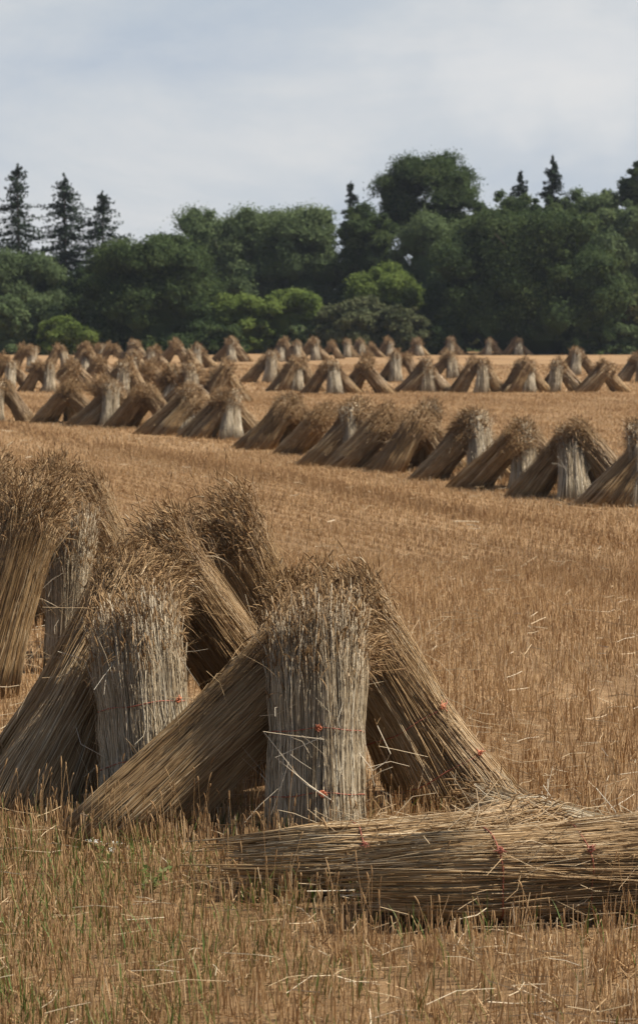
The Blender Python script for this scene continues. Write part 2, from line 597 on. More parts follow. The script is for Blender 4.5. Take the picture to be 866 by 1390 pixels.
    # long thin weed stems that stick out above
    if wild:
        j = rg.integers(0, n, wild)
        b0 = P[j, -2]
        dw = norm(a * 1.0 + up * .6 + rg.normal(0, .28, (wild, 3)))
        lw = rg.uniform(.2, .46, wild)
        ss = np.array([0, .4, .75, 1.0])
        W = b0[:, None, :] + dw[:, None, :] * (lw[:, None] * ss)[..., None] + rg.normal(0, .10, (wild, 1, 3)) * (ss ** 2)[None, :, None] * lw[:, None, None]
        tubes(mbe, W, np.repeat(np.full((wild, 1), .0017), 4, 1), rg.uniform(.25, .6, wild), 3)
        spindles(mbe, W[:, -1], norm(W[:, -1] - W[:, -2]), rg.uniform(.035, .07, wild), rg.uniform(.003, .005, wild), rg.uniform(.15, .5, wild), 4)
    ctx = dict(a=a, e1=e1, e2=e2, L=L, place=place)
    return mbs.mesh(name + '_stalks', mat or STALK), mbe.mesh(name + '_ears', EARS), ctx


def add_twine(root, ctx, z, knot_th, mat, seed, knot_mat=None, tilt=0.0):
    rg = np.random.default_rng(seed)
    n = 48
    th = np.linspace(0, 2 * pi, n + 1)
    one = np.ones(n + 1)
    zz = z + .012 * np.sin(th + seed) + .005 * np.sin(5 * th) + tilt * np.cos(th)
    p = ctx['place'](th, one * 1.075, zz, zz + .001, np.array([0., 1.]), one * 0, one * 0, one * 0)[:, 0]
    mb = MB()
    tubes(mb, p[None], np.full((1, n + 1), .0032), .5, 5)
    tw = link('twine', mb.mesh('twine', mat), root)
    mb = MB()
    kp = ctx['place'](np.array([knot_th]), np.array([1.10]), np.array([z + .012 * sin(knot_th + seed)]), np.array([z + .01]), np.array([0., 1.]), *[np.zeros(1)] * 3)[0, 0]
    od = cos(knot_th) * ctx['e1'] + sin(knot_th) * ctx['e2']
    m = 15
    d = norm(od + rg.normal(0, .8, (m, 3)))
    ll = rg.uniform(.008, .026, m)
    Q = np.stack([kp + 0 * d, kp + d * ll[:, None] * .6, kp + d * ll[:, None] + rg.normal(0, .006, (m, 3))], 1)
    tubes(mb, Q, np.repeat(np.full((m, 1), .0026), 3, 1), .5, 4, cap=True)
    th = np.linspace(0, 2 * pi, 9)
    lp = kp + od * .004 + np.cos(th)[:, None] * .011 * ctx['a'] + np.sin(th)[:, None] * .013 * np.cross(ctx['a'], od)
    tubes(mb, lp[None], np.full((1, 9), .0045), .5, 5)
    link('knot', mb.mesh('knot', knot_mat or TWINE), tw)


def near_sheaf(label, base, top, dY, rb, rw, rt, seed, n=1150, group='sheaves of the foreground stooks', twine=(), baseY=None, **kw):
    p0 = gp(*base) if baseY is None else at(base[0], base[1], baseY)
    p0[2] = float(ground_z(p0[0], p0[1])) - .012
    p1 = at(top[0], top[1], p0[1] + dY)
    if kw.get('mat') is STALK_SHADE:
        for k_, v_ in dict(eo=.3, ej=.22, ed=.6, droop=.075, frizz=1.05, leaves=.18, lf=(.86, 1.04)).items():
            kw.setdefault(k_, v_)
    else:
        kw.setdefault('ear_keep', .5)
    kw.setdefault('droop', .02)
    kw.setdefault('K', 8)
    n = int(n * 1.5)
    kw['pinch'] = [t_[0] for t_ in twine]
    st, ea, ctx = sheaf_meshes(p0, p1, rb, rw, rt, n, seed, **kw)
    r = thing('wheat_sheaf', label, 'wheat sheaf', tuple(p0), group)
    link('stalks', st, r)
    link('ears', ea, r)
    for z, kth, m in twine:
        add_twine(r, ctx, z, kth, m, seed + int(z * 100))
    return r, ctx, p0


# front stook (A)
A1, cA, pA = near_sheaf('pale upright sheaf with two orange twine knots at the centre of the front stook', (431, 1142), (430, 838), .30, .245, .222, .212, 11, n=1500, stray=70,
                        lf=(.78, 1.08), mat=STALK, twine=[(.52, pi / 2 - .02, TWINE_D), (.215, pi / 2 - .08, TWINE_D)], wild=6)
near_sheaf('brown sheaf leaning right, crossing in front of the pale sheaf at left', (164, 1134), (452, 852), .44, .24, .205, .19, 12, mat=STALK_SHADE, stray=50)
near_sheaf('broad brown sheaf leaning left against the right side of the centre sheaf', (622, 1090), (455, 815), .05, .32, .235, .185, 13, mat=STALK_SHADE, n=1300, stray=80,
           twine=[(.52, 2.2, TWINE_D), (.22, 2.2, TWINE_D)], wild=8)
near_sheaf('dark sheaf behind the centre sheaf, only its ragged ears showing above', (385, 1045), (432, 800), -.45, .24, .20, .22, 14, mat=STALK_SHADE, n=900, wild=10)
rg_ = np.random.default_rng(99)
mbL = MB()
for poly, r_ in [([(440, 1004), (358, 993), (412, 1062), (446, 1084)], .0030), ([(436, 1001), (374, 1028), (420, 1066), (452, 1088)], .0024), ([(487, 1022), (506, 1046), (524, 1034), (530, 1023), (512, 985)], .0022),
                 ([(368, 1106), (384, 1060), (392, 1034)], .0018)]:
    q = np.array([at(px_, py_, pA[1] - .19 - .02 * (i_ % 2)) - pA for i_, (px_, py_) in enumerate(poly)])
    tubes(mbL, q[None], np.full((1, len(q)), r_), .9, 4, cap=True)
link('bent_straw', mbL.mesh('bent_straw', LITTER, False), A1)
# second stook (B)
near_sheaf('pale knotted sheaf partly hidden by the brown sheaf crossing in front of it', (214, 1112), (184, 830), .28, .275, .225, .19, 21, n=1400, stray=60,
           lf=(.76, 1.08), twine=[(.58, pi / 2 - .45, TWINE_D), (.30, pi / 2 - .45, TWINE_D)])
near_sheaf('dark brown sheaf leaning right at the left edge, foot in the stubble', (42, 1100), (200, 785), .75, .29, .215, .17, 22, mat=STALK_SHADE, n=1250)
near_sheaf('brown sheaf mostly hidden behind the dark sheaf at the left edge', (42, 1040), (200, 765), -.25, .23, .19, .19, 23, mat=STALK_SHADE, n=800)
near_sheaf('golden sheaf leaning left, lit along its top, above the crossing brown sheaf', (402, 1020), (205, 738), -.15, .26, .22, .18, 24, mat=STALK_SHADE, n=1200, wild=14, stray=80)
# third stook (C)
near_sheaf('dark sheaf with wispy tall ears rising behind the golden left leaning sheaf', (432, 965), (300, 695), -.1, .25, .21, .18, 31, mat=STALK_SHADE, n=900, wild=50)
near_sheaf('shaded orange brown sheaf in the gap behind the crossing sheaves', (190, 965), (275, 722), .1, .23, .2, .2, 32, mat=STALK_SHADE, n=700, wild=10)
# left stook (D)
near_sheaf('large golden brown sheaf with a bushy head at the left frame edge', (-28, 944), (54, 664), .35, .225, .18, .16, 41, mat=STALK_SHADE, n=1100, wild=8)
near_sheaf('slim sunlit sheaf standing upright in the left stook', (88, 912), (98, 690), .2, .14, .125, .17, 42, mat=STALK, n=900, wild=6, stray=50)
near_sheaf('sheaf leaning left on the right side of the left stook', (225, 890), (105, 672), .0, .22, .18, .19, 43, mat=STALK_SHADE, n=800, wild=8)
near_sheaf('sheaf at the back of the left stook, its bushy ears topmost', (75, 845), (80, 642), -.4, .26, .21, .18, 44, mat=STALK_SHADE, n=900, wild=12)
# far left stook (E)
near_sheaf('sheaf cut by the left frame edge, its ears beside the left stook', (-55, 850), (-6, 628), .3, .24, .2, .17, 51, mat=STALK_SHADE, n=700, wild=8)


def lying_sheaf(label, b, t, rad, seed, Yb, Yt, n=1100, lift=0.0, squash=.73, **kw):
    p0 = at(b[0], b[1], Yb)
    p1 = at(t[0], t[1], Yt)
    p0[2] = float(ground_z(p0[0], p0[1])) + rad * squash + lift
    p1[2] = float(ground_z(p1[0], p1[1])) + rad * squash * .95 + lift
    tw = kw.pop('twine', ())
    st, ea, ctx = sheaf_meshes(p0, p1, rad, rad * .95, rad * 1.0, n, seed, lying=True, squash=squash, lf=(.8, 1.02), **kw)
    r = thing('wheat_sheaf', label, 'wheat sheaf', tuple(p0), 'sheaves lying on the ground')
    link('stalks', st, r)
    link('ears', ea, r)
    for z, kth, m in tw:
        add_twine(r, ctx, z, kth, m, seed + int(z * 100), TWINE_D)
    return r


lying_sheaf('long straw sheaf lying in front of the stooks, running out at the right edge', (548, 1180), (1000, 1195), .252, 61, 8.72, 8.95, n=2300, stray=190, mat=STALK_SHADE, thick=.0022,
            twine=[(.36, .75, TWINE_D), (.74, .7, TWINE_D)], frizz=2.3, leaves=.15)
lying_sheaf('loose straw sheaf lying below the centre sheaf, its ragged butts at the left', (376, 1160), (750, 1140), .20, 62, 9.12, 9.35, n=1700, stray=190, mat=STALK_SHADE, thick=.0022,
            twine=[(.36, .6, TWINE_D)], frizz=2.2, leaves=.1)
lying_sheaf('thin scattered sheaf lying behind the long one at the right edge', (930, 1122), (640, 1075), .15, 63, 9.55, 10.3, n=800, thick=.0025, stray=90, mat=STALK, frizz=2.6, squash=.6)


# ------------------------------------------------------------------ rows of stooks
def variant(lean, L, seed, n, thick, K, far, mat):
    ph = radians(lean)
    P1 = np.array([L * sin(ph), 0, L * cos(ph)])
    rb = .30
    rb *= 1.06 if far else 1.0
    return sheaf_meshes(np.zeros(3), P1, rb, rb * (.78 if lean > 30 else .74), rb * (.62 if lean > 30 else .56), n, seed, thick=thick, K=K, ear=(.095, .007) if not far else (.15, .013), mat=mat, stray=14 if not far else 5,
                        leaves=.8, frizz=1.4 if not far else 1.7, lf=(.82, 1.1), eo=.5, ej=.3, ed=.4, droop=.08, name='row_sheaf')[:2]


MID = {'side': [variant(l, 1.28, 100 + i, 430, .0042, 5, False, STALK_SHADE) for i, l in enumerate((37, 41, 34, 44))],
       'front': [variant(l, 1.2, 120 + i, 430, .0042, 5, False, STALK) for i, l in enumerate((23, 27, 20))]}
FAR = {'side': [variant(l, 1.32, 140 + i, 200, .0085, 4, True, STALK_SHADE) for i, l in enumerate((33, 38, 29, 41))],
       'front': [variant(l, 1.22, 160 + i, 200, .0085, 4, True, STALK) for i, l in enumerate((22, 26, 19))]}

ORD = ['first', 'second', 'third', 'fourth', 'fifth', 'sixth', 'seventh', 'eighth', 'ninth', 'tenth', 'eleventh', 'twelfth', 'thirteenth', 'fourteenth', 'fifteenth', 'sixteenth', 'seventeenth', 'eighteenth', 'nineteenth']


def stook(px, py, where, group, kit, roles, rg, scale=1.0, turn=None):
    c = gp(px, py - 4)
    rot = rg.normal(0, .22) if turn is None else turn
    for role in roles:
        # local base offset and heading of the lean
        if role == 'l':
            off, head, kind, txt = (-.76, .0), 0.0, 'side', 'right leaning sheaf in'
        elif role == 'r':
            off, head, kind, txt = (.76, .05), pi, 'side', 'left leaning sheaf in'
        elif role == 'f':
            hv = rg.uniform(-.5, .3)
            off, head, kind, txt = (.48 * sin(hv) + rg.uniform(-.05, .1), -.50 * cos(hv)), pi / 2 + hv, 'front', 'paler front sheaf in'
        elif role == 'L':
            off, head, kind, txt = (-.72, .5), -.08, 'side', 'rear right leaning sheaf in'
        elif role == 'R':
            off, head, kind, txt = (.70, .52), pi + .08, 'side', 'rear left leaning sheaf in'
        elif role == 'M':
            off, head, kind, txt = (-.62, -.42), .25, 'side', 'nearest right leaning sheaf in'
        else:
            off, head, kind, txt = (.1, .62), -pi / 2, 'front', 'sheaf at the back of'
        if role == 'l' and ('L' in roles or 'M' in roles):
            txt = 'middle right leaning sheaf in' if 'L' in roles and 'M' in roles else ('front right leaning sheaf in' if 'L' in roles else 'farther right leaning sheaf in')
        if role == 'r' and 'R' in roles:
            txt = 'front left leaning sheaf in'
        ca, sa = cos(rot), sin(rot)
        sc = scale * rg.uniform(.90, 1.08)
        ox, oy = off[0] * sc + rg.normal(0, .09), off[1] * sc + rg.normal(0, .08)
        x = c[0] + ca * ox - sa * oy
        y = c[1] + sa * ox + ca * oy
        st, ea = kit[kind][rg.integers(0, len(kit[kind]))]
        r = thing('wheat_sheaf', txt + ' ' + where, 'wheat sheaf', (x, y, float(ground_z(x, y)) - .015), group, head + rot + rg.normal(0, .12))
        r.scale = (sc * rg.uniform(.95, 1.05),) * 2 + (sc * rg.uniform(.94, 1.05),)
        link('stalks', st, r)
        link('ears', ea, r)


def row(name, items, kit, seed, group, side='left'):
    rg = np.random.default_rng(seed)
    items = sorted(items, key=lambda i: i[0])
    for k, it in enumerate(items):
        px, py, roles = it[:3]
        sc = it[3] if len(it) > 3 else 1.0
        tn = it[4] if len(it) > 4 else None
        stook(px, py, 'the ' + ORD[k] + ' stook from left, ' + name, group, kit, roles, rg, sc, tn)


# the diagonal row from far left down to the right edge
row('diagonal row', [(-3, 576, 'lrfL'), (97, 578, 'lrLb'), (150, 583, 'lrfLR'), (203, 586, 'lrRL'), (258, 592, 'lMfrb'), (312, 598, 'lrfRL'), (392, 612, 'lMLrRb'),
                     (482, 632, 'lMLfrR'), (436, 622, 'lL'), (530, 640, 'lL'), (572, 644, 'lMLrb'), (638, 654, 'lfrLR'), (698, 668, 'lrfR'), (782, 680, 'lrfR'), (873, 688, 'lMfr')], MID, 5, 'sheaves of the diagonal row')
# the middle row on the right
row('middle row', [(365, 523, 'lrf'), (402, 535, 'lMrf'), (450, 538, 'lrf'), (499, 538, 'lrL'), (543, 522, 'lrf'), (574, 536, 'lrMf'), (608, 517, 'lrf'), (650, 537, 'lrf'), (712, 536, 'lrMf'), (757, 536, 'lrf'),
                   (786, 513, 'lrf'), (814, 536, 'lrM'), (862, 522, 'lrf')], FAR, 6, 'sheaves of the middle row')
# the cluster at the left between the diagonal row and the trees
row('left cluster', [(15, 532, 'lrf'), (60, 536, 'lrf'), (92, 535, 'lrM'), (138, 528, 'lr'), (167, 541, 'lrfM'), (205, 536, 'lrL'), (232, 551, 'lrf'), (262, 553, 'lrf'), (300, 549, 'lrM'),
                     (183, 517, 'lrf'), (118, 512, 'lrf'), (258, 522, 'lr')], FAR, 8, 'sheaves of the left cluster')
# the back row below the trees
row('back row', [(40, 509, 'lrf', 1.1), (84, 504, 'lrf'), (115, 503, 'lrf', 1.1), (137, 499, 'lf'), (155, 501, 'lr'), (182, 501, 'lrf', 1.1), (210, 503, 'lrf'), (238, 497, 'lrM', 1.2), (271, 504, 'lrf'), (314, 495, 'lrf', 1.15)],
    FAR, 9, 'sheaves of the back row')
row('back row right of gap', [(383, 495, 'lrf', 1.15), (403, 495, 'lrf'), (425, 493, 'lrf', 1.1), (447, 491, 'lr'), (470, 489, 'rf'), (490, 488, 'lrf'), (509, 489, 'lr', .8), (529, 488, 'lrf'),
                                  (566, 487, 'lrf', 1.1), (613, 486, 'lrf'), (664, 486, 'lrf'), (701, 486, 'lrf', 1.15)], FAR, 10, 'sheaves of the back row')


# ------------------------------------------------------------------ trees
def leaf_mat(name, c0, c1, c2, transl=.32):
    return fibre_mat(name, [(0.0, c0), (.5, c1), (1.0, c2)], .8, .08, transl, .22, .25)


DARK = leaf_mat('dark_leaves', (.028, .048, .018), (.055, .083, .028), (.10, .132, .045))
MIDG = leaf_mat('mid_green_leaves', (.07, .10, .042), (.11, .15, .062), (.15, .19, .08))
LIGHT = leaf_mat('light_green_leaves', (.09, .13, .03), (.15, .20, .048), (.20, .25, .07), .42)
OLIVE = leaf_mat('olive_leaves', (.065, .078, .036), (.10, .112, .052), (.145, .15, .07), .25)
NEEDLE = leaf_mat('conifer_needles', (.016, .028, .016), (.024, .040, .022), (.04, .058, .03), .08)
RUST = leaf_mat('browning_leaves', (.04, .055, .018), (.075, .08, .026), (.13, .105, .04), .25)


def uvsphere(c, r, rg, nu=10, nv=7, rough=.12):
    u = np.linspace(0, 2 * pi, nu, endpoint=False)
    v = np.linspace(.12, pi - .12, nv)
    U, V = np.meshgrid(u, v)
    P = np.stack([np.sin(V) * np.cos(U), np.sin(V) * np.sin(U), np.cos(V)], -1) * (1 + rg.normal(0, rough, V.shape))[..., None]
    P = P * np.asarray(r) + np.asarray(c)
    idx = np.arange(nu * nv).reshape(nv, nu)
    q = np.stack([idx[:-1], np.roll(idx, -1, 1)[:-1], np.roll(idx, -1, 1)[1:], idx[1:]], -1).reshape(-1, 4)
    return P, [q, idx[0][None, :], idx[-1][::-1][None, :]]


def leaf_quads(mb, C, nrm, size, tint, rg):
    n = len(C)
    t = norm(np.cross(nrm, rg.normal(0, 1, (n, 3))))
    b = np.cross(nrm, t)
    s = size[:, None]
    V = np.stack([C - t * s, C - b * s * .55 + nrm * s * .15, C + t * s, C + b * s * .55 - nrm * s * .1], 1)
    idx = np.arange(4 * n).reshape(n, 4)
    mb.add(V, [idx], np.repeat(tint, 4))


def limbs_mesh(H_, r, rg, spread, zb, name):
    mb = MB()
    K = 7
    s = np.linspace(0, 1, K)
    P = np.zeros((1, K, 3))
    P[0, :, 2] = s * H_ * .8 - .2
    P[0, :, 0] = np.sin(s * 3 + rg.uniform(0, 6)) * r * .8 * s
    P[0, :, 1] = np.sin(s * 2.4 + rg.uniform(0, 6)) * r * .8 * s
    tubes(mb, P, (r * np.array([1.5, 1.05, .9, .75, .55, .35, .12]))[None], .5, 9)
    n = 9
    for i in range(n):
        z = zb + (H_ * .7 - zb) * (i + .3) / n
        an = i * 2.4 + rg.uniform(-.4, .4)
        ln = spread * rg.uniform(.55, .85)
        Q = np.zeros((1, 5, 3))
        ss = np.linspace(0, 1, 5)
        Q[0, :, 0] = cos(an) * ln * ss
        Q[0, :, 1] = sin(an) * ln * ss
        Q[0, :, 2] = z + ln * .55 * ss ** 1.3 + rg.normal(0, .1, 5)
        tubes(mb, Q, (r * .42 * np.array([1, .8, .6, .4, .15]))[None], .5, 6)
    return mb.mesh(name, BARK)


def broadleaf(label, px, top, hw, Y, mat, seed, kind='tree', leaves=15000, low=.06, leaf=.13, open_=False, clumps=70, squat=1.0, group=None, depth=None):
    leaves = int(leaves * 2.6)
    clumps = int(clumps * 1.4)
    leaf = min(leaf, .135) * .82
    rg = np.random.default_rng(seed)
    p = at(px, 430, Y)
    gz = float(ground_z(p[0], Y))
    zt = at(px, top, Y)[2] - gz
    rx = hw * Y / F
    ry = depth or rx * .8
    zb = zt * low if low >= .1 else -.6
    cz, rz = (zt + zb) / 2, (zt - zb) / 2
    mb = MB()
    # clumps over the crown volume
    g = norm(rg.normal(0, 1, (clumps, 3)))
    g[:, 2] = np.where(g[:, 2] < -.75, -g[:, 2], g[:, 2])
    rad = rg.uniform(.55, .93, clumps)
    cr = min(rx, rz) * rg.uniform(.11, .34, clumps)
    ns_ = clumps // 6
    rad[-ns_:] = rg.uniform(.9, .96 if open_ else 1.03, ns_)
    cr[-ns_:] *= rg.uniform(.35, .6, ns_)
    # outline is not a plain ellipsoid: broad shoulders, uneven lobes
    az = np.arctan2(g[:, 1], g[:, 0])
    lob = 1 + .15 * np.sin(2 * az + seed) + .12 * np.sin(3 * az + 2 * seed) + .12 * np.sin(5 * g[:, 2] + seed)
    if low < .1:
        hor = np.linalg.norm(g[:, :2], axis=1, keepdims=True)
        wide = np.where(g[:, 2:3] < .1, np.minimum(1.0 / np.maximum(hor, .35), 1.6), 1.0)
        g = g * np.concatenate([wide, wide, np.ones_like(wide)], 1)
        g[:, 2] = np.where(g[:, 2] < 0, g[:, 2] * 1.4, g[:, 2])
    sh = np.power(np.abs(g), .86) * np.sign(g)
    C = sh * np.minimum(rad * lob, 1.0)[:, None] * np.array([rx - cr.mean() * .6, ry - cr.mean() * .6, rz - cr.mean() * .6])
    C[:, 2] += cz
    C[:, 2] = np.minimum(C[:, 2], zt - cr * .85)
    C[:, 2] = np.maximum(C[:, 2], zb + cr * .5)
    if not open_:
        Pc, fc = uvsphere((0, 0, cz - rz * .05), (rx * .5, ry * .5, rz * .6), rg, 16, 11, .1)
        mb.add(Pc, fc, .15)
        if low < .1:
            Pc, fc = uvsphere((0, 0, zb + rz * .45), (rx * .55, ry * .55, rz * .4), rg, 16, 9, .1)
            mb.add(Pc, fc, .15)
    for c, r in zip(C, cr):
        Pc, fc = uvsphere(c, r * (.5 if open_ else .66), rg, 9, 6, .16)
        mb.add(Pc, fc, .2)
    w = cr ** 2
    w = w / w.sum()
    j = rg.choice(clumps, leaves, p=w)
    d = norm(rg.normal(0, 1, (leaves, 3)))
    d[:, 2] = np.where((d[:, 2] < -.35), -d[:, 2], d[:, 2])
    rr = cr[j] * (rg.normal(.93, .16, leaves) + rg.exponential(.09, leaves) * (rg.uniform(0, 1, leaves) < .3) + .1 * np.sin(7 * d[:, 0] + j) * np.sin(6 * d[:, 2] + 2 * j))
    Q = C[j] + d * rr[:, None] * np.array([1, 1, .85])
    nrm = norm(d * .7 + rg.normal(0, .65, (leaves, 3)) + np.array([.15, 0, .55]))
    ct = np.clip(rg.normal(.47, .2, clumps), .05, .95)
    leaf_quads(mb, Q, nrm, leaf * rg.uniform(.6, 1.3, leaves), np.clip(ct[j] + rg.normal(0, .14, leaves), 0, 1), rg)
    r = thing(kind, label, 'tree' if kind.endswith('tree') else 'bush', (p[0], Y, gz), group)
    link('trunk', limbs_mesh(zt, max(.12, zt * .022), rg, rx * .8, max(zb, zt * .2), 'trunk'), r)
    link('crown', mb.mesh('crown', mat, False), r)
    return r


def conifer(label, px, top, hw, Y, seed, base_frac=.08, group='conifers above the wood', dens=1.0):
    rg = np.random.default_rng(seed)
    p = at(px, 430, Y)
    gz = float(ground_z(p[0], Y))
    zt = at(px, top, Y)[2] - gz
    rx = hw * Y / F
    mb = MB()
    nb = int(300 * dens)
    f = np.sort(rg.uniform(base_frac, .985, nb))
    f = np.round(f * 30) / 30 + rg.normal(0, .012, nb)
    an = rg.uniform(0, 2 * pi, nb)
    prof = np.clip((1 - f), .0, 1) ** .72 * rx * rg.uniform(.35, 1.3, nb) + .12
    cs, ns, sz, tt = [], [], [], []
    for i in range(nb):
        m = int(16 + 110 * prof[i] / rx)
        s = rg.uniform(.05, 1, m)
        out = prof[i] * s
        drop = -.28 * out + .16 * (s ** 3) * prof[i]
        wdt = rg.normal(0, .16, m) * (1.15 - s) * prof[i] * .8
        c = np.stack([cos(an[i]) * out - sin(an[i]) * wdt, sin(an[i]) * out + cos(an[i]) * wdt, f[i] * zt + drop + rg.normal(0, .09, m) - .1], -1)
        cs.append(c)
        ns.append(norm(np.array([0, 0, 1.0]) + rg.normal(0, .6, (m, 3))))
        sz.append(rg.uniform(.08, .17, m))
        tt.append(np.clip(rg.normal(.45, .2, m), 0, 1))
    leaf_quads(mb, np.concatenate(cs), np.concatenate(ns), np.concatenate(sz), np.concatenate(tt), rg)
    # leader shoot
    m = 30
    c = np.stack([rg.normal(0, .05, m), rg.normal(0, .05, m), zt * rg.uniform(.94, 1.0, m)], -1)
    leaf_quads(mb, c, norm(rg.normal(0, 1, (m, 3))), rg.uniform(.08, .16, m), np.full(m, .4), rg)
    r = thing('conifer_tree', label, 'tree', (p[0], Y, gz), group)
    mt = MB()
    P = np.zeros((1, 4, 3))
    P[0, :, 2] = np.array([-.2, .4, .75, .985]) * zt
    tubes(mt, P, zt * np.array([[.018, .012, .006, .0015]]), .5, 8)
    link('trunk', mt.mesh('trunk', BARK), r)
    link('crown', mb.mesh('crown', NEEDLE, False), r)


GT = 'trees of the wood behind the field'
# conifers, left trio then the tips over the centre
conifer('tall dark spruce, leftmost of the three spruces at the left', 27, 222, 104, 186, 201)
conifer('dark spruce, middle one of the three spruces at the left', 90, 236, 96, 184, 202)
conifer('thin dark spruce, rightmost of the three spruces at the left', 141, 258, 92, 182, 203, dens=.8)
conifer('thin dark spruce tip left of the tallest oak', 476, 246, 46, 186, 204, dens=.6)
conifer('short spruce tip just right of the tallest oak', 706, 231, 60, 186, 205, .08)
conifer('pointed dark spruce right of the tallest oak, highest of the right hand spruces', 748, 216, 62, 184, 206, .08)
# broadleaves
broadleaf('big dark round oak at the left, standing forward of the wood', 208, 316, 104, 165, DARK, 301, 'broadleaf_tree', 26000, .02, clumps=95, group=GT)
broadleaf('dark bushy tree at the left edge below the spruces', 18, 338, 70, 174, MIDG, 302, 'broadleaf_tree', 17000, .05, group=GT)
broadleaf('dark tree between the spruces and the round left oak', 96, 362, 52, 176, DARK, 303, 'broadleaf_tree', 12000, .05, group=GT)
broadleaf('grey green tree with a domed top right of the round left oak', 308, 280, 84, 180, MIDG, 304, 'broadleaf_tree', 18000, .05, group=GT)
broadleaf('pale grey green tree with an uneven top in the middle of the wood', 408, 280, 84, 181, MIDG, 305, 'broadleaf_tree', 18000, .05, group=GT)
broadleaf('dark tree below the thin spruce tip, left of the tallest oak', 498, 272, 52, 176, DARK, 306, 'broadleaf_tree', 15000, .04, group=GT)
broadleaf('tallest oak, its broad crown rising well above the wood right of centre', 578, 202, 86, 183, DARK, 307, 'broadleaf_tree', 22000, .42, open_=True, clumps=84, group=GT)
broadleaf('dark tree filling the wood below the tallest oak', 590, 284, 75, 174, MIDG, 308, 'broadleaf_tree', 18000, .03, group=GT)
broadleaf('dark tree behind the shoulder of the big right hand oak', 655, 246, 45, 182, DARK, 309, 'broadleaf_tree', 12000, .05, group=GT)
broadleaf('huge dark round oak at the right, reaching down to the field', 716, 284, 128, 165, DARK, 310, 'broadleaf_tree', 34000, .01, clumps=120, group=GT)
broadleaf('dark tree between the two spruce tips at the right', 728, 246, 44, 180, DARK, 315, 'broadleaf_tree', 11000, .05, group=GT)
broadleaf('small rounded dark tree right of the tallest oak, below the short spruce tip', 688, 262, 46, 179, DARK, 316, 'broadleaf_tree', 11000, .05, group=GT)
broadleaf('dull green tree top between the pointed spruce and the right edge', 815, 258, 40, 185, MIDG, 317, 'broadleaf_tree', 9000, .05, group=GT)
broadleaf('dark tree in the hollow between the left spruces and the domed tree', 236, 318, 52, 178, DARK, 318, 'broadleaf_tree', 11000, .05, group=GT)
broadleaf('mid green tree between the domed tree and the pale uneven tree', 358, 288, 40, 183, MIDG, 319, 'broadleaf_tree', 9000, .05, group=GT)
broadleaf('mid green tree behind the huge oak towards the right', 790, 256, 62, 184, MIDG, 311, 'broadleaf_tree', 15000, .05, group=GT)
broadleaf('tall dark tree cut by the right edge above the others', 866, 200, 36, 184, DARK, 312, 'broadleaf_tree', 13000, .15, group=GT)
broadleaf('dark spreading tree at the right edge below the tallest one', 846, 268, 66, 178, MIDG, 313, 'broadleaf_tree', 16000, .04, group=GT)
broadleaf('browning green tree at the right edge beside the huge oak', 868, 392, 48, 166, RUST, 314, 'broadleaf_tree', 10000, .02, group=GT)
# bushes in front
GB = 'bushes at the edge of the wood'
broadleaf('mid green bush at the left edge of the wood', 22, 398, 62, 164, MIDG, 321, 'bush', 11000, .0, leaf=.16, group=GB)
broadleaf('lighter green bush left of the round left oak', 88, 430, 44, 161, LIGHT, 322, 'bush', 8000, .0, leaf=.15, group=GB)
broadleaf('bright green bush right of the round left oak', 322, 400, 56, 167, LIGHT, 323, 'bush', 11000, .0, leaf=.16, group=GB)
broadleaf('low shaded bush at the foot of the round left oak', 300, 442, 40, 162, DARK, 324, 'bush', 7000, .0, leaf=.16, group=GB)
broadleaf('wide bright green bush in the middle of the wood edge', 392, 392, 62, 168, LIGHT, 325, 'bush', 12000, .0, leaf=.16, group=GB)
broadleaf('tall yellowish green bush left of the huge oak', 524, 356, 58, 168, LIGHT, 326, 'bush', 12000, .0, leaf=.17, group=GB)
broadleaf('grey olive bush in front of the yellowish green bush', 484, 404, 58, 162, OLIVE, 327, 'bush', 11000, .0, leaf=.15, group=GB)
broadleaf('small greyish bush between the olive bush and the huge oak', 548, 412, 32, 161, OLIVE, 328, 'bush', 7000, .0, leaf=.15, group=GB)
broadleaf('low dark bush left of the olive bush', 420, 440, 40, 163, MIDG, 329, 'bush', 7000, .0, leaf=.15, group=GB)
broadleaf('low shaded bush at the foot of the huge oak on its left', 598, 440, 34, 162, DARK, 330, 'bush', 6000, .0, leaf=.15, group=GB)
broadleaf('low shaded bush at the foot of the huge oak on its right', 796, 438, 44, 163, DARK, 332, 'bush', 7000, .0, leaf=.15, group=GB)
broadleaf('low green bush at the right edge, below the browning tree', 850, 440, 34, 163, MIDG, 331, 'bush', 6000, .0, leaf=.15, group=GB)


WHERE = ['below the left spruces', 'left of the round left oak', 'behind the round left oak', 'right of the round left oak', 'below the domed grey green tree', 'behind the bright green bushes',
         'below the thin spruce tip', 'behind the yellowish green bush', 'left of the huge oak', 'behind the huge oak', 'right of the huge oak', 'at the right edge']
for i, wtx in enumerate(WHERE):
    broadleaf('shaded undergrowth bush deep in the wood ' + wtx, 10 + i * 77, 385 + 18 * ((i * 7) % 3), 62, 190 + (i % 3) * 3, DARK, 400 + i, 'bush', 4500, .0, leaf=.24, clumps=40, group='undergrowth deep in the wood')


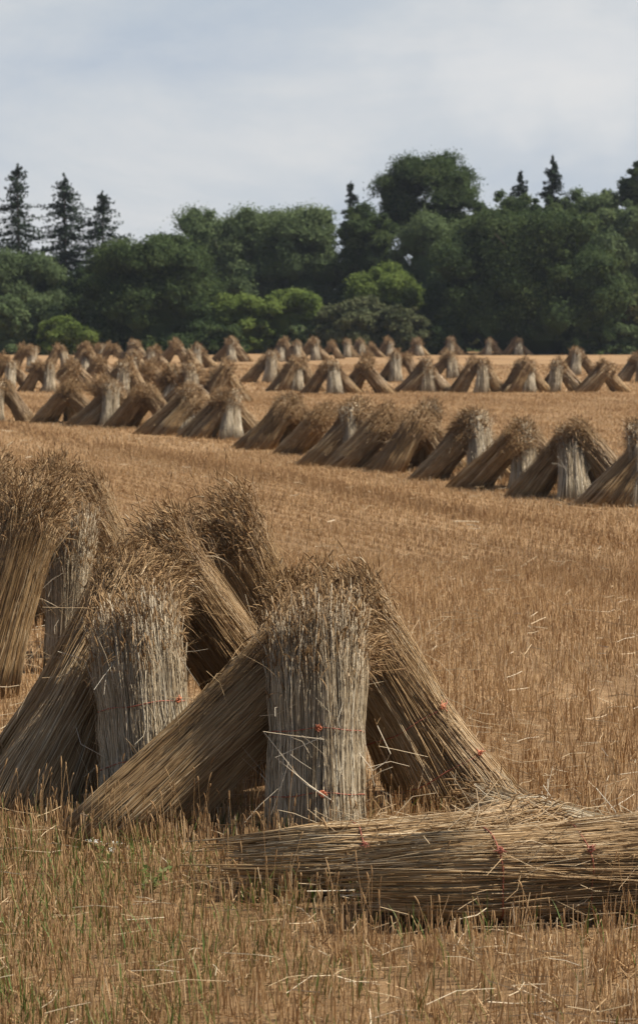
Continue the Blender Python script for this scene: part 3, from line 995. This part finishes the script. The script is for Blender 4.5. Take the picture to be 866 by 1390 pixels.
# ------------------------------------------------------------------ two weeds in the near stubble
def weed(label, px, py, seed, flowers):
    rg = np.random.default_rng(seed)
    p = gp(px, py)
    r = thing('flowering_weed' if flowers else 'leafy_weed', label, 'weed', tuple(p))
    mb = MB()
    n = 5
    an = rg.uniform(0, 2 * pi, n)
    hh = rg.uniform(.07, .15, n)
    ss = np.linspace(0, 1, 4)
    P = np.zeros((n, 4, 3))
    P[..., 0] = np.cos(an)[:, None] * .09 * ss ** 1.4
    P[..., 1] = np.sin(an)[:, None] * .09 * ss ** 1.4
    P[..., 2] = hh[:, None] * ss
    tubes(mb, P, np.full((n, 4), .0014), .7, 4)
    link('stem', mb.mesh('stem', WEED), r)
    mb = MB()
    m = 70
    j = rg.integers(0, n, m)
    f = rg.uniform(.25, 1, m)
    c = np.stack([np.interp(f[i], ss, P[j[i], :, k]) for i in range(m) for k in range(3)]).reshape(m, 3)
    leaf_quads(mb, c + rg.normal(0, .014, (m, 3)), norm(np.array([0, -.4, 1]) + rg.normal(0, .4, (m, 3))), rg.uniform(.010, .020, m) * (.6 if flowers else .9), rg.uniform(.1, .7, m), rg)
    link('leaves', mb.mesh('leaves', WEED), r)
    if flowers:
        for i in range(n):
            mb = MB()
            t = P[i, -1]
            m = 16
            c = t + rg.normal(0, .011, (m, 3)) * np.array([1, 1, .35])
            leaf_quads(mb, c, norm(np.array([0, -.2, 1]) + rg.normal(0, .3, (m, 3))), rg.uniform(.003, .006, m), np.full(m, .5), rg)
            link('flower_head', mb.mesh('flower_head', PETAL), r)


weed('small weed with white flower heads at the foot of the crossing brown sheaf', 152, 1172, 71, True)
weed('small green leafy weed in the stubble below the crossing brown sheaf', 204, 1212, 72, False)


# ------------------------------------------------------------------ light
SUN = np.array([.61, .06, .78])
SUN = SUN / np.linalg.norm(SUN)
el = math.asin(SUN[2])
az = math.atan2(SUN[0], SUN[1])
sd = bpy.data.lights.new('sun', 'SUN')
sd.energy = 5.0
sd.angle = radians(.55)
sd.color = (1.0, .93, .82)
so = link('sun', sd)
so.location = (30, 5, 60)
from mathutils import Vector
so.rotation_euler = Vector(tuple(-SUN)).to_track_quat('-Z', 'Y').to_euler()

world = bpy.data.worlds.new('World')
scene.world = world
world.use_nodes = True
nt = world.node_tree
nt.nodes.clear()
N = nt.nodes.new
LK = nt.links.new
STR = .065
outw = N('ShaderNodeOutputWorld')
bg = N('ShaderNodeBackground')
bg.inputs['Strength'].default_value = STR
LK(bg.outputs[0], outw.inputs[0])
sky = N('ShaderNodeTexSky')
sky.sky_type = 'NISHITA'
sky.sun_disc = False
sky.sun_elevation = el
sky.sun_rotation = az
sky.air_density = 1.0
sky.dust_density = 1.5
tc = N('ShaderNodeTexCoord')
mp = N('ShaderNodeMapping')
mp.inputs['Scale'].default_value = (1, 1, 2.6)
mp.inputs['Location'].default_value = (1.52, .4, .18)
LK(tc.outputs['Generated'], mp.inputs['Vector'])
nz = N('ShaderNodeTexNoise')
nz.inputs['Scale'].default_value = 6.0
nz.inputs['Detail'].default_value = 8
nz.inputs['Roughness'].default_value = .58
nz.inputs['Distortion'].default_value = .25
LK(mp.outputs[0], nz.inputs['Vector'])
k = .80 / STR
rp = ramp(nt, [(.32, (.41 * k, .46 * k, .53 * k)), (.5, (.50 * k, .53 * k, .565 * k)), (.68, (.61 * k, .61 * k, .61 * k))])
LK(nz.outputs['Fac'], rp.inputs[0])
sx = N('ShaderNodeSeparateXYZ')
LK(tc.outputs['Generated'], sx.inputs[0])
mr = N('ShaderNodeMapRange')
mr.inputs['From Min'].default_value = .12
mr.inputs['From Max'].default_value = .32
mr.inputs['To Min'].default_value = .95
mr.inputs['To Max'].default_value = .04
LK(sx.outputs['Z'], mr.inputs['Value'])
mx = N('ShaderNodeMix')
mx.data_type = 'RGBA'
# a bank of cumulus low in the sky to the right
cd_ = ray(770, 95)
cd_ = cd_ / np.linalg.norm(cd_)
vm = N('ShaderNodeVectorMath')
vm.operation = 'SUBTRACT'
vm.inputs[1].default_value = tuple(cd_)
LK(tc.outputs['Generated'], vm.inputs[0])
vs2 = N('ShaderNodeVectorMath')
vs2.operation = 'MULTIPLY'
vs2.inputs[1].default_value = (1, 1, 2.3)
LK(vm.outputs[0], vs2.inputs[0])
vl = N('ShaderNodeVectorMath')
vl.operation = 'LENGTH'
LK(vs2.outputs[0], vl.inputs[0])
n2 = N('ShaderNodeTexNoise')
n2.inputs['Scale'].default_value = 34
n2.inputs['Detail'].default_value = 6
LK(tc.outputs['Generated'], n2.inputs['Vector'])
ma = N('ShaderNodeMath')
ma.operation = 'MULTIPLY_ADD'
LK(n2.outputs['Fac'], ma.inputs[0])
ma.inputs[1].default_value = .13
LK(vl.outputs['Value'], ma.inputs[2])
m3 = N('ShaderNodeMapRange')
m3.interpolation_type = 'SMOOTHSTEP'
m3.inputs['From Min'].default_value = .085
m3.inputs['From Max'].default_value = .165
m3.inputs['To Min'].default_value = .42
m3.inputs['To Max'].default_value = 0
LK(ma.outputs[0], m3.inputs['Value'])
mc = N('ShaderNodeMix')
mc.data_type = 'RGBA'
LK(m3.outputs[0], mc.inputs['Factor'])
LK(rp.outputs[0], mc.inputs['A'])
mc.inputs['B'].default_value = (.68 * k, .67 * k, .66 * k, 1)
LK(mr.outputs[0], mx.inputs['Factor'])
LK(sky.outputs[0], mx.inputs['A'])
LK(mc.outputs['Result'], mx.inputs['B'])
LK(mx.outputs['Result'], bg.inputs['Color'])

# air between here and the wood
hm, hnt, hout = new_mat('hazy_air')
pv = hnt.nodes.new('ShaderNodeVolumePrincipled')
pv.inputs['Color'].default_value = (.80, .88, 1.0, 1)
pv.inputs['Density'].default_value = .00017
pv.inputs['Anisotropy'].default_value = .3
hnt.links.new(pv.outputs[0], hout.inputs['Volume'])
mb = MB()
hx = np.array([[x, y, z] for x in (-3100, 3100) for y in (-70, 4100) for z in (-1.5, 20)], float)
mb.add(hx, [np.array([[0, 1, 3, 2], [4, 6, 7, 5], [0, 4, 5, 1], [2, 3, 7, 6], [0, 2, 6, 4], [1, 5, 7, 3]])], .5)
hz = link('haze', mb.mesh('haze', hm, False))
hz['kind'] = 'stuff'
tag(hz, 'thin pale blue summer haze over the field and wood', 'haze')

vs = scene.view_settings
vs.view_transform = 'Standard'
vs.look = 'None'
vs.exposure = 0.62
vs.gamma = 1.0
vs.use_curve_mapping = False
scene.cycles.use_denoising = True
scene.cycles.max_bounces = 6
scene.cycles.diffuse_bounces = 3
scene.cycles.transmission_bounces = 3
